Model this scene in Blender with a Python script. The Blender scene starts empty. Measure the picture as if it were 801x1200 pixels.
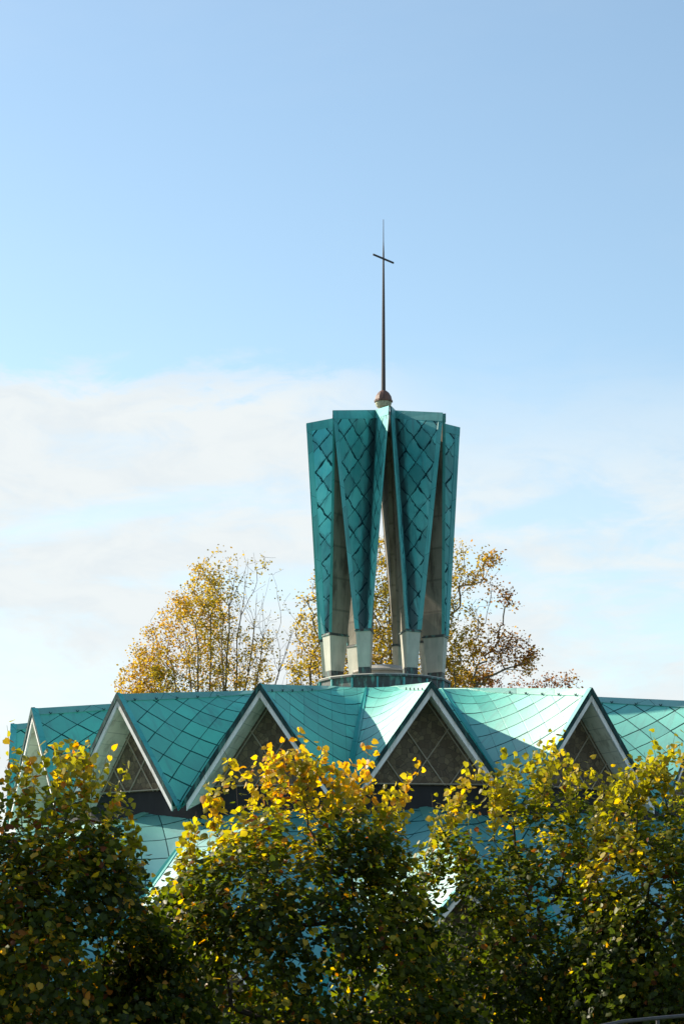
import bpy, math, random
import numpy as np
from mathutils import Vector, Matrix
R_ = math.radians
scene = bpy.context.scene
COL = scene.collection
EZ = 3.5                                  # eye height above the church's ground
F_PX, CX, YH = 2465.0, 449.0, 1115.0      # lens in photo pixels, used only to size and site things
CC = (0.0, 75.0)                        # church centre
N = 16
TH0 = 6.2
STEP = 360.0 / N

# ------------------------------------------------------------------ helpers
def tag(o, label=None, cat=None, group=None, kind=None):
    if label: o['label'] = label
    if cat: o['category'] = cat
    if group: o['group'] = group
    if kind: o['kind'] = kind
    return o

def empty(name, loc, label, cat, group=None):
    o = bpy.data.objects.new(name, None)
    o.location = loc
    COL.objects.link(o)
    return tag(o, label, cat, group)

class MB:
    """collects polygons (with uv and a material slot) and links them as one mesh"""
    def __init__(s):
        s.v = []; s.f = []; s.uv = []; s.mi = []
    def poly(s, pts, uv=None, mi=0):
        b = len(s.v)
        s.v += [tuple(p) for p in pts]
        s.f.append(list(range(b, b + len(pts))))
        if uv is None:
            p = [Vector(q) for q in pts]
            n = (p[1] - p[0]).cross(p[2] - p[0])
            n = n.normalized() if n.length > 1e-9 else Vector((0, 0, 1))
            t = Vector((0, 0, 1)).cross(n)
            t = t.normalized() if t.length > 1e-4 else Vector((1, 0, 0))
            w = n.cross(t)
            uv = [(q.dot(t), q.dot(w)) for q in p]
        s.uv += list(uv)
        s.mi.append(mi)
    def hexa(s, p, mi=0):
        """8 corners: bottom 0-3 ccw, top 4-7"""
        for q in ((3, 2, 1, 0), (4, 5, 6, 7), (0, 1, 5, 4), (1, 2, 6, 5), (2, 3, 7, 6), (3, 0, 4, 7)):
            s.poly([p[i] for i in q], mi=mi)
    def bar(s, a, b, w, h, up=(0, 0, 1), mi=0):
        """box bar from a to b, width w across, height h along up"""
        a = Vector(a); b = Vector(b); d = (b - a).normalized()
        x = d.cross(Vector(up)).normalized(); y = x.cross(d).normalized()
        x *= w / 2; y *= h / 2
        s.hexa([a - x - y, a + x - y, b + x - y, b - x - y, a - x + y, a + x + y, b + x + y, b - x + y], mi)
    def tube(s, pts, rad, n=8, mi=0, caps=True):
        rings = []
        for i, p in enumerate(pts):
            p = Vector(p)
            d = (Vector(pts[min(i + 1, len(pts) - 1)]) - Vector(pts[max(i - 1, 0)])).normalized()
            a = d.cross(Vector((0.31, 0.95, 0.05))).normalized(); b = d.cross(a)
            rings.append([p + rad[i] * (math.cos(k * 2 * math.pi / n) * a + math.sin(k * 2 * math.pi / n) * b) for k in range(n)])
        for r0, r1 in zip(rings, rings[1:]):
            for k in range(n):
                s.poly([r0[k], r0[(k + 1) % n], r1[(k + 1) % n], r1[k]], mi=mi)
        if caps:
            s.poly(rings[0][::-1], mi=mi); s.poly(rings[-1], mi=mi)
    def lathe(s, prof, n=24, c=(0, 0), mi=0, mis=None):
        for j, ((r0, z0), (r1, z1)) in enumerate(zip(prof, prof[1:])):
            for k in range(n):
                a, b = 2 * math.pi * k / n, 2 * math.pi * (k + 1) / n
                q = [(c[0] + r0 * math.cos(a), c[1] + r0 * math.sin(a), z0), (c[0] + r0 * math.cos(b), c[1] + r0 * math.sin(b), z0),
                     (c[0] + r1 * math.cos(b), c[1] + r1 * math.sin(b), z1), (c[0] + r1 * math.cos(a), c[1] + r1 * math.sin(a), z1)]
                if r0 < 1e-5: q = q[1:]
                elif r1 < 1e-5: q = q[:3]
                s.poly(q, mi=(mis[j] if mis else mi))
    def build(s, name, mats, parent=None, smooth=False, weld=False):
        me = bpy.data.meshes.new(name)
        me.from_pydata(s.v, [], s.f)
        uvl = me.uv_layers.new(name='UVMap')
        uvl.data.foreach_set('uv', np.array(s.uv, dtype=np.float32).ravel())
        for m in (mats if isinstance(mats, (list, tuple)) else [mats]): me.materials.append(m)
        me.polygons.foreach_set('material_index', s.mi)
        if weld:
            import bmesh
            bm = bmesh.new(); bm.from_mesh(me)
            bmesh.ops.remove_doubles(bm, verts=bm.verts, dist=1e-4); bm.to_mesh(me); bm.free()
        if smooth:
            me.polygons.foreach_set('use_smooth', [True] * len(me.polygons))
        me.update()
        o = bpy.data.objects.new(name, me); COL.objects.link(o)
        if parent: o.parent = parent
        return o

def copy_tree(o, parent=None):
    c = o.copy(); COL.objects.link(c)
    if parent: c.parent = parent
    for ch in [x for x in COL.objects if x.parent == o]:
        copy_tree(ch, c)
    return c

# ------------------------------------------------------------------ material helpers
class NT:
    def __init__(s, mat_or_world):
        mat_or_world.use_nodes = True
        s.t = mat_or_world.node_tree; s.t.nodes.clear()
    def n(s, kind, **kw):
        x = s.t.nodes.new(kind)
        for k, v in kw.items(): setattr(x, k, v)
        return x
    def set(s, sock, v):
        if hasattr(v, 'is_output') or isinstance(v, bpy.types.NodeSocket): s.t.links.new(v, sock)
        elif v is not None: sock.default_value = v
    def m(s, op, a, b=None, c=None, clamp=False):
        x = s.n('ShaderNodeMath', operation=op, use_clamp=clamp)
        s.set(x.inputs[0], a)
        if b is not None: s.set(x.inputs[1], b)
        if c is not None: s.set(x.inputs[2], c)
        return x.outputs[0]
    def mix(s, f, a, b, blend='MIX'):
        x = s.n('ShaderNodeMix', data_type='RGBA', blend_type=blend)
        s.set(x.inputs[0], f); s.set(x.inputs[6], a); s.set(x.inputs[7], b)
        return x.outputs[2]
    def ramp(s, f, stops, interp='LINEAR'):
        x = s.n('ShaderNodeValToRGB'); e = x.color_ramp.elements
        x.color_ramp.interpolation = interp
        while len(e) < len(stops): e.new(0.5)
        for el, (p, c) in zip(e, stops): el.position = p; el.color = (*c, 1) if len(c) == 3 else c
        s.set(x.inputs[0], f); return x.outputs[0]
    def step(s, f, a, b):
        x = s.n('ShaderNodeMapRange', interpolation_type='SMOOTHSTEP')
        s.set(x.inputs[0], f); x.inputs[1].default_value = a; x.inputs[2].default_value = b
        return x.outputs[0]
    def noise(s, vec, scale, detail=4, rough=0.55, dist=0.0):
        x = s.n('ShaderNodeTexNoise'); s.set(x.inputs['Vector'], vec)
        x.inputs['Scale'].default_value = scale; x.inputs['Detail'].default_value = detail
        x.inputs['Roughness'].default_value = rough; x.inputs['Distortion'].default_value = dist
        return x.outputs['Fac']
    def mapv(s, vec, scale=(1, 1, 1), loc=(0, 0, 0)):
        x = s.n('ShaderNodeMapping'); s.set(x.inputs[0], vec)
        x.inputs['Scale'].default_value = scale; x.inputs['Location'].default_value = loc
        return x.outputs[0]
    def bump(s, h, strength, dist):
        x = s.n('ShaderNodeBump'); s.set(x.inputs['Height'], h)
        x.inputs['Strength'].default_value = strength; x.inputs['Distance'].default_value = dist
        return x.outputs[0]
    def principled(s, col, rough, metal=0.0, spec=0.5, normal=None):
        p = s.n('ShaderNodeBsdfPrincipled')
        s.set(p.inputs['Base Color'], col); s.set(p.inputs['Roughness'], rough)
        p.inputs['Metallic'].default_value = metal; p.inputs['IOR'].default_value = 1.5; s.set(p.inputs['Specular IOR Level'], spec)
        if normal is not None: s.set(p.inputs['Normal'], normal)
        return p.outputs[0]
    def out(s, surf):
        o = s.n('ShaderNodeOutputMaterial'); s.set(o.inputs['Surface'], surf)

def simple(name, col, rough=0.7, var=0.25, scale=3.0, metal=0.0, spec=0.4, stain=None, bump=0.15, boards=0.0, drip=None):
    m = bpy.data.materials.new(name); t = NT(m)
    oc = t.n('ShaderNodeTexCoord').outputs['Object']
    n1 = t.noise(oc, scale, 5); n2 = t.noise(t.mapv(oc, (1, 1, .18)), scale * 3, 4)
    f = t.m('ADD', t.m('MULTIPLY', n1, .5), t.m('MULTIPLY', n2, .5))
    lo = tuple(c * (1 - var) for c in col); hi = tuple(min(1, c * (1 + var)) for c in col)
    c = t.ramp(f, [(.3, lo), (.7, hi)])
    if stain:
        c = t.mix(t.step(t.noise(t.mapv(oc, (1, 1, .25)), scale * 1.3, 6, .65), .50, .64), c, (*stain, 1))
    if drip:
        c = t.mix(t.m('MULTIPLY', t.step(t.noise(t.mapv(oc, (9, 9, .5)), 1.0, 5, .6), .55, .70), .55), c, (*drip, 1))
    if boards:
        uvs = t.n('ShaderNodeSeparateXYZ'); t.set(uvs.inputs[0], t.n('ShaderNodeUVMap').outputs[0])
        fr = t.m('FRACT', t.m('DIVIDE', uvs.outputs[1], boards))
        ln = t.m('SUBTRACT', 1.0, t.step(t.m('MINIMUM', fr, t.m('SUBTRACT', 1.0, fr)), .015, .05))
        c = t.mix(t.m('MULTIPLY', ln, .45), c, tuple(q * .35 for q in col) + (1,))
    t.out(t.principled(c, rough, metal, spec, t.bump(t.noise(oc, scale * 14, 3), bump, .01)))
    return m

def patina(name, base, light, dark, pu, pv, lw, lw_noise=0.0, cell_var=.25, spec=.5, rough=.45, scale_edge=0.0, streak=.35, weak=1.0, seam_var=.15, wobble=.05, valley_dark=0.0, pu2=None, pv2=None, chalk=.25, huevar=0.0):
    """lapped copper sheets in a rhombic net laid out in uv metres"""
    m = bpy.data.materials.new(name); t = NT(m)
    uv = t.n('ShaderNodeUVMap').outputs[0]
    oi = t.n('ShaderNodeObjectInfo').outputs['Random']
    sep = t.n('ShaderNodeSeparateXYZ'); t.set(sep.inputs[0], uv)
    wob = t.m('MULTIPLY', t.m('SUBTRACT', t.noise(uv, 1.9, 4, .6), .5), wobble)
    u = t.m('DIVIDE', sep.outputs[0], pu); v = t.m('DIVIDE', sep.outputs[1], pv)
    u2 = t.m('DIVIDE', sep.outputs[0], pu2 or pu); v2 = t.m('DIVIDE', sep.outputs[1], pv2 or pv)
    a = t.m('ADD', t.m('ADD', u, v), wob); b = t.m('SUBTRACT', t.m('ADD', u2, t.m('MULTIPLY', wob, -.7)), v2)
    fa, fb = t.m('FRACT', a), t.m('FRACT', b)
    da = t.m('MINIMUM', fa, t.m('SUBTRACT', 1.0, fa)); db = t.m('MINIMUM', fb, t.m('SUBTRACT', 1.0, fb))
    d = t.m('MINIMUM', da, db)
    # sheets lap over the ones below: only the two lower edges of a cell show as seams
    ea = t.m('SUBTRACT', 1.0, fa); eb = fb
    oc = t.n('ShaderNodeTexCoord').outputs['Object']
    vec = t.n('ShaderNodeCombineXYZ'); t.set(vec.inputs[0], t.m('FLOOR', a)); t.set(vec.inputs[1], t.m('FLOOR', b)); t.set(vec.inputs[2], t.m('MULTIPLY', oi, 37.0))
    wn = t.n('ShaderNodeTexWhiteNoise'); t.set(wn.inputs[0], vec.outputs[0])
    rnd = wn.outputs['Value']
    width = lw
    if lw_noise: width = t.m('ADD', lw * .45, t.m('MULTIPLY', t.step(t.noise(t.mapv(uv, (1, 1, 1), (3, 1, 0)), 2.6, 4, .6), .38, .72), lw * lw_noise))
    wa = t.m('MULTIPLY', width, t.m('ADD', 1 - seam_var, t.m('MULTIPLY', wn.outputs['Value'], 2 * seam_var)))
    sc_ = t.n('ShaderNodeSeparateColor'); t.set(sc_.inputs[0], wn.outputs['Color'])
    wb = t.m('MULTIPLY', width, t.m('ADD', (1 - seam_var) * weak, t.m('MULTIPLY', sc_.outputs[1], 2 * seam_var * weak)))
    line = t.m('SUBTRACT', 1.0, t.m('MINIMUM', t.step(t.m('DIVIDE', ea, wa), .6, 1.0), t.step(t.m('DIVIDE', eb, wb), .6, 1.0)))
    n1 = t.noise(oc, .55, 6, .6); n2 = t.noise(t.mapv(uv, (5.0, .45, 1)), 1.0, 5, .6)
    col = t.mix(t.step(n1, .3, .72), (*base, 1), (*light, 1))
    if huevar: col = t.mix(t.m('MULTIPLY', oi, huevar), col, (base[0] * .8, base[1] * 1.12, base[2] * .72, 1))
    col = t.mix(t.m('MULTIPLY', t.step(n2, .50, .78), streak), col, (*dark, 1))
    n4 = t.noise(t.mapv(uv, (3.2, .35, 1), (5, 2, 0)), 1.0, 6, .68)
    col = t.mix(t.m('MULTIPLY', t.step(n4, .50, .74), chalk), col, (light[0] * 2.2 + .03, min(.62, light[1] * 1.25), min(.6, light[2] * 1.3), 1))
    n5 = t.noise(t.mapv(uv, (1.3, .4, 1), (1, 7, 0)), 1.0, 6, .7)
    col = t.mix(t.m('MULTIPLY', t.step(n5, .56, .72), .38), col, (dark[0] * 1.6, dark[1] * 1.3, dark[2] * 1.1, 1))
    tone = t.m('ADD', 1 - cell_var / 2, t.m('MULTIPLY', rnd, cell_var))
    tc = t.n('ShaderNodeCombineXYZ')
    for i in range(3): t.set(tc.inputs[i], tone)
    col = t.mix(1.0, col, tc.outputs[0], 'MULTIPLY')
    n3 = t.noise(oc, 9.0, 5, .7)
    col = t.mix(t.m('MULTIPLY', t.step(n3, .58, .75), .35), col, (*light, 1))
    col = t.mix(t.m('MULTIPLY', t.step(t.noise(uv, 14.0, 2), .70, .76), .5), col, (*dark, 1))
    if scale_edge:   # shadow of the laps put into the colour, patchy along sheet edges
        low = t.m('MULTIPLY', t.m('SUBTRACT', 1.0, t.step(d, .0, .22)), t.step(t.noise(uv, 3.2, 4, .65), .42, .66))
        col = t.mix(t.m('MULTIPLY', low, scale_edge), col, (*dark, 1))
    if valley_dark:   # near-black band with uneven edges down the fold of the trough
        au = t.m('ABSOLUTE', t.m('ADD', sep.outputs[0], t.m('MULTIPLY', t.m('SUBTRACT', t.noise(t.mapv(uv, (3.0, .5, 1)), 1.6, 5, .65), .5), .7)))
        col = t.mix(t.m('MULTIPLY', t.m('SUBTRACT', 1.0, t.step(au, .12, .42)), valley_dark), col, (.010, .022, .028, 1))
    col = t.mix(t.m('MULTIPLY', line, .95), col, (dark[0] * .35, dark[1] * .35, dark[2] * .35, 1))
    h = t.m('ADD', t.m('MULTIPLY', t.step(d, .0, .05), .5), t.m('ADD', t.m('MULTIPLY', fa, .45), t.m('MULTIPLY', t.m('SUBTRACT', 1.0, fb), .3)))
    h = t.m('ADD', h, t.m('MULTIPLY', t.noise(uv, 1.5, 3), .8))
    rr = t.m('ADD', rough, t.m('MULTIPLY', t.m('SUBTRACT', rnd, .5), .12))
    spv = t.m('MULTIPLY', t.m('SUBTRACT', 1.0, t.m('MULTIPLY', line, .95)), spec)
    sh = t.principled(col, rr, 0.0, spv, t.bump(h, .2, .02))
    sh.node.inputs['IOR'].default_value = 1.5 if spec < 1 else 2.0
    t.out(sh)
    return m

M = {}
PB, PL, PD = (.004, .375, .285), (.018, .48, .365), (.010, .085, .092)
M['roof'] = patina('roof copper', PB, PL, PD, 0.945, 1.04, .075, cell_var=.28, spec=1.0, rough=.56, weak=.8, seam_var=.35, pu2=1.36, pv2=.79, streak=.45, wobble=.06)
M['roof_seam'] = patina('roof copper single seam', PB, PL, PD, 0.945, 1.04, .085, cell_var=.28, spec=1.0, rough=.56, weak=.22, seam_var=.35, pu2=1.36, pv2=.79, streak=.45, wobble=.06)
M['roof_low'] = patina('lower roof copper', (.016, .27, .27), (.05, .35, .33), PD, 1.0, 2.0, .075, cell_var=.2, spec=1.0, rough=.56, weak=.7, seam_var=.3)
M['shingle'] = patina('tower copper', (.042, .35, .41), (.15, .54, .54), (.010, .065, .09), .70, .84, .095, lw_noise=1.2, cell_var=.6, spec=.7, rough=.5, scale_edge=.55, streak=.65, seam_var=.5, wobble=.42, chalk=.4, huevar=.4, valley_dark=.85)
M['trim'] = patina('copper edge trim', (.040, .32, .33), (.11, .45, .44), PD, 3.1, 2.3, .006, cell_var=.3, spec=.6, rough=.55, streak=.5)
M['cap'] = patina('copper ridge cap', (.03, .26, .215), (.07, .36, .29), PD, 2.2, 2.2, .012, cell_var=.25, spec=1.0, rough=.56, streak=.4)
M['valley'] = patina('copper valley sheet', (.004, .30, .265), (.012, .38, .33), PD, 3.4, 3.4, .004, cell_var=.15, spec=.9, rough=.5, streak=.25)
M['edge_dark'] = simple('weathered dark copper edge', (.022, .055, .055), .7, .45, 4.0, stain=(.07, .19, .165), spec=.15)
M['fascia'] = simple('pale painted fascia', (.82, .82, .80), .6, .08, 2.0, stain=(.44, .42, .36), drip=(.40, .42, .36))
M['soffit'] = simple('pale soffit boards', (.78, .74, .62), .75, .12, 1.2, stain=(.52, .48, .38), boards=.42)
M['concrete'] = simple('weathered concrete', (.26, .235, .19), .85, .35, 1.3, stain=(.11, .095, .075), bump=.4, boards=1.1, drip=(.12, .11, .09))
M['footing'] = simple('pale concrete footing', (.46, .45, .385), .8, .2, 1.6, stain=(.27, .30, .25), bump=.3, boards=.0, drip=(.22, .30, .25))
M['lead'] = simple('dark lead band', (.055, .06, .06), .6, .35, 5.0, stain=(.10, .24, .21))
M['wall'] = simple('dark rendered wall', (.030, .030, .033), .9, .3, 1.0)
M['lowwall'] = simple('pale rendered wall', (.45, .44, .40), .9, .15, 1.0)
M['dome'] = simple('pale skylight dome', (.42, .40, .36), .45, .2, 2.0, spec=.5)
M['lattice'] = simple('pale window bars', (.38, .33, .26), .7, .2, 3.0)
M['spire'] = simple('brown black steel', (.020, .012, .012), .5, .3, 2.0, metal=.0, spec=.5)
M['globe'] = simple('rust brown copper', (.17, .085, .06), .55, .35, 6.0, stain=(.06, .035, .03))
M['globe_low'] = simple('pale green copper', (.42, .46, .34), .6, .3, 6.0, stain=(.2, .17, .1))
M['steel'] = simple('galvanised steel', (.075, .075, .078), .6, .25, 8.0, metal=.3)
M['bark'] = simple('grey brown bark', (.060, .048, .036), .95, .4, 5.0, bump=.6)
M['bark_far'] = simple('pale grey bark', (.15, .125, .09), .95, .35, 3.0, bump=.6)

def stained_glass():
    m = bpy.data.materials.new('mosaic glass'); t = NT(m)
    uv = t.n('ShaderNodeUVMap').outputs[0]
    v = t.n('ShaderNodeTexVoronoi', feature='DISTANCE_TO_EDGE'); t.set(v.inputs['Vector'], uv); v.inputs['Scale'].default_value = 6.2
    w = t.n('ShaderNodeTexVoronoi', feature='F1'); t.set(w.inputs['Vector'], uv); w.inputs['Scale'].default_value = 6.2
    sp = t.n('ShaderNodeSeparateColor'); t.set(sp.inputs[0], w.outputs['Color'])
    piece = t.ramp(sp.outputs[0], [(0.0, (.125, .095, .066)), (.3, (.18, .14, .092)), (.55, (.15, .118, .082)), (.78, (.215, .17, .11)), (1.0, (.16, .135, .10))], 'CONSTANT')
    c = t.mix(t.step(v.outputs['Distance'], .015, .05), (.075, .062, .050, 1), piece)
    t.out(t.principled(c, .6, 0, .2, t.bump(v.outputs['Distance'], .4, .02)))
    return m
M['glass'] = stained_glass()

def leaf_mat(name, stops, trans=.55, rough=.45, tcol=1.0):
    m = bpy.data.materials.new(name); t = NT(m)
    at = t.n('ShaderNodeAttribute', attribute_name='tint')
    c = t.ramp(at.outputs['Fac'], stops)
    p = t.principled(c, rough, 0, .3)
    tr = t.n('ShaderNodeBsdfTranslucent')
    hs = t.n('ShaderNodeHueSaturation'); hs.inputs['Saturation'].default_value = 1.1; hs.inputs['Value'].default_value = tcol
    t.set(hs.inputs['Color'], c); t.set(tr.inputs[0], hs.outputs[0])
    mx = t.n('ShaderNodeMixShader'); mx.inputs[0].default_value = trans
    t.set(mx.inputs[1], p); t.set(mx.inputs[2], tr.outputs[0])
    t.out(mx.outputs[0]); return m
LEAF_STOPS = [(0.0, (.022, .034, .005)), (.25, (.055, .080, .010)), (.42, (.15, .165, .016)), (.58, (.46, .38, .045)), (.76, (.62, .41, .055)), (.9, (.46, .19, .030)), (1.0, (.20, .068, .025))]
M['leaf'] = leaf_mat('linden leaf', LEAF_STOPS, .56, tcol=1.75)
M['leaf_far'] = leaf_mat('far autumn leaf', [(0, (.09, .085, .018)), (.3, (.24, .20, .035)), (.6, (.46, .32, .05)), (.85, (.40, .21, .045)), (1, (.19, .085, .035))], .52, tcol=1.6)

# ------------------------------------------------------------------ the ground
def ground_z(x, y):
    k = min(1, max(0, (y - 30.0) / 18.0)); k = k * k * (3 - 2 * k)
    return 1.75 * (1 - k)

def make_ground():
    m = bpy.data.materials.new('lawn'); t = NT(m)
    oc = t.n('ShaderNodeTexCoord').outputs['Object']
    n = t.noise(oc, .35, 6, .6); n2 = t.noise(oc, 9.0, 4, .7)
    c = t.mix(t.step(n, .35, .7), (.030, .050, .012, 1), (.060, .085, .020, 1))
    c = t.mix(t.m('MULTIPLY', t.step(n2, .55, .7), .5), c, (.12, .085, .025, 1))
    t.out(t.principled(c, .95, 0, .2, t.bump(n2, .6, .05)))
    b = MB()
    xs = [-6000, -1500, -400, -150, -80] + list(range(-50, 55, 5)) + [80, 150, 400, 1500, 6000]
    ys = [-4000, -800, -150, -40] + list(range(-10, 52, 2)) + [60, 75, 95, 130, 200, 400, 1500, 9000]
    for i in range(len(xs) - 1):
        for j in range(len(ys) - 1):
            q = [(xs[i], ys[j]), (xs[i + 1], ys[j]), (xs[i + 1], ys[j + 1]), (xs[i], ys[j + 1])]
            b.poly([(x, y, ground_z(x, y)) for x, y in q])
    o = b.build('ground', m, smooth=True, weld=True)
    tag(o, 'mown lawn around the round church', kind='structure')
make_ground()

# ------------------------------------------------------------------ the church
church = empty('church', (CC[0], CC[1], 0), 'round church with folded green copper roof, zigzag gables and a slender fluted tower with cross', 'church')

def Zh(h): return h + EZ
def pol(r, th, z):                       # th in degrees, 0 faces the camera
    a = R_(th); return Vector((r * math.sin(a), -r * math.cos(a), z))

def fold_roof(name, mat, r0, h0r, h0v, r1, hpk, hvl, inner=None):
    """ridges at facet centres, valleys on facet edges, warped sheets between"""
    b = MB(); nu, nv = 16, 8
    lat_k = math.hypot(1, (hpk - hvl) / (r1 * math.tan(R_(STEP / 2))))
    half = math.tan(R_(STEP / 2))
    for k in range(N):
        th = TH0 + k * STEP
        rot = Matrix.Rotation(R_(th), 3, 'Z')
        for sd in (-1, 1):
            def P(i, j):
                a = i / nu; c = j / nv
                r = r0 + (r1 - r0) * a
                hr = h0r + (hpk - h0r) * a; hv = h0v + (hvl - h0v) * a
                l = r * half * c
                return rot @ Vector((sd * l, -r, Zh(hr + (hv - hr) * c)))
            def U(i, j):
                a = i / nu; c = j / nv; r = r0 + (r1 - r0) * a
                hr = h0r + (hpk - h0r) * a; hv = h0v + (hvl - h0v) * a
                return (r + k * 3.37 + sd * .4, r * half * c * lat_k)
            for i in range(nu):
                for j in range(nv):
                    ij = [(i, j), (i + 1, j), (i + 1, j + 1), (i, j + 1)]
                    if sd < 0: ij = ij[::-1]
                    b.poly([P(*q) for q in ij], [U(*q) for q in ij], mi=(0 if k in (12, 13, 14, 2) or (k == 15 and sd < 0) else 1))
        if inner:
            ri, hi = inner
            a0, a1, a2 = th - STEP / 2, th, th + STEP / 2
            rv = r0 / math.cos(R_(STEP / 2))
            for x0, x1, h_0, h_1, q0, q1, sd in ((a0, a1, h0v, h0r, rv, r0, -1), (a1, a2, h0r, h0v, r0, rv, 1)):
                b.poly([pol(q0, x0, Zh(h_0)), pol(q1, x1, Zh(h_1)), pol(ri, x1, Zh(hi)), pol(ri, x0, Zh(hi))],
                       [(r0 + k * 3.37 + sd * .4, (1.2 if sd < 0 else 0)), (r0 + k * 3.37 + sd * .4, (0 if sd < 0 else 1.2)), (ri + k * 3.37 + sd * .4, 0), (ri + k * 3.37 + sd * .4, .4)])
    o = b.build(name, mat, church, smooth=True, weld=True)
    o.data.set_sharp_from_angle(angle=R_(22))
    return o

UP = dict(r0=6.3, h0r=8.67, h0v=8.60, r1=13.05, hpk=7.92, hvl=4.22)
LO = dict(r0=11.6, h0r=4.42, h0v=4.30, r1=20.0, hpk=1.85, hvl=-2.75)
roof = fold_roof('upper_roof', [M['roof'], M['roof_seam']], inner=(2.2, 9.10), **UP)
lroof = fold_roof('lower_roof', [M['roof_low'], M['roof_low']], **LO)

def ridge_cap_mesh(p, w, rin, hin):
    """folded cap over one ridge with small snow guards along its lower edge"""
    b = MB(); half = math.tan(R_(STEP / 2)); n = 9
    def S(r):                                        # heights at ridge and slope of the sheet at r
        if r >= p['r0']:
            a = (r - p['r0']) / (p['r1'] - p['r0'])
            hr = p['h0r'] + (p['hpk'] - p['h0r']) * a; hv = p['h0v'] + (p['hvl'] - p['h0v']) * a
        else:
            a = (r - rin) / (p['r0'] - rin)
            hr = hin + (p['h0r'] - hin) * a; hv = hin + (p['h0v'] - hin) * a
        return hr, (hr - hv) / (r * half)
    ra = rin + .25 if rin > 8 else 4.4
    rs = [ra + (p['r1'] + .03 - ra) * i / n for i in range(n + 1)]
    for sd in (-1, 1):
        def Q(r, d, lift):
            hr, s = S(r); c = 1 / math.hypot(1, s); ww = min(w, r * half * .8 / c)
            l = d * ww * c; z = hr - d * ww * s * c
            return Vector((sd * (l + lift * s * c), -r, Zh(z + lift * c)))
        for a, c in zip(rs, rs[1:]):
            for (d0, l0), (d1, l1) in (((0, .035), (1, .03)), ((1, .03), (1, .002))):
                q = [Q(a, d0, l0 if d0 else .04), Q(c, d0, l0 if d0 else .04), Q(c, d1, l1), Q(a, d1, l1)]
                q[0].x = q[0].x if d0 else 0; q[1].x = q[1].x if d0 else 0
                uv = [(a, d0 * w), (c, d0 * w), (c, d1 * w + .1), (a, d1 * w + .1)]
                if sd < 0: q = q[::-1]; uv = uv[::-1]
                b.poly(q, uv)
        r = p['r1'] - .55
        while r > p['r0'] + 1.8:
            c = Q(r, 1.0, .05)
            b.bar(c + Vector((0, 0, -.02)), c + Vector((0, .05, .045)), .022, .022, mi=1)
            b.bar(c + Vector((0, 0, -.02)), c + Vector((0, -.05, .045)), .022, .022, mi=1)
            r -= .92
    return b

def strip_valley(p, w):
    """sheet lying in one valley; built for the edge at +STEP/2 of the facet facing -Y"""
    b = MB(); n = 8; half = math.tan(R_(STEP / 2))
    for sd in (-1, 1):
        rot = Matrix.Rotation(R_(0 if sd < 0 else STEP), 3, 'Z')
        def Q(a, d, lift):
            r = p['r0'] + (p['r1'] - p['r0']) * a
            hr = p['h0r'] + (p['hpk'] - p['h0r']) * a; hv = p['h0v'] + (p['hvl'] - p['h0v']) * a
            L = r * half; s = (hr - hv) / L; c = 1 / math.hypot(1, s)
            l = L - d * w * c * min(1, .2 + a * 2)
            return rot @ Vector((-sd * l, -r, Zh(hr - l * s + lift)))
        for i in range(n):
            a0, a1 = i / n, (i + 1) / n
            q = [Q(a0, 0, .03), Q(a1, 0, .03), Q(a1, 1, .03), Q(a0, 1, .03)]
            uv = [(a0 * 7, 0), (a1 * 7, 0), (a1 * 7, w), (a0 * 7, w)]
            b.poly(q, uv)
            b.poly([Q(a0, 1, .03), Q(a1, 1, .03), Q(a1, 1, .0), Q(a0, 1, .0)])
    return b

rc = ridge_cap_mesh(UP, .27, 2.2, 9.10).build('ridge_cap', [M['cap'], M['edge_dark']], roof)
vs = strip_valley(UP, .13).build('valley_sheet', M['valley'], roof)
lrc = ridge_cap_mesh(LO, .22, 11.5, 4.4).build('ridge_cap', [M['cap'], M['edge_dark']], lroof)
lvs = strip_valley(LO, .16).build('valley_sheet', M['valley'], lroof)
for proto, par in ((rc, roof), (vs, roof), (lrc, lroof), (lvs, lroof)):
    for k in range(N):
        o = proto if k == 0 else proto.copy()
        if k: COL.objects.link(o)
        o.parent = par; o.rotation_euler = (0, 0, R_(TH0 + k * STEP))

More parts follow.
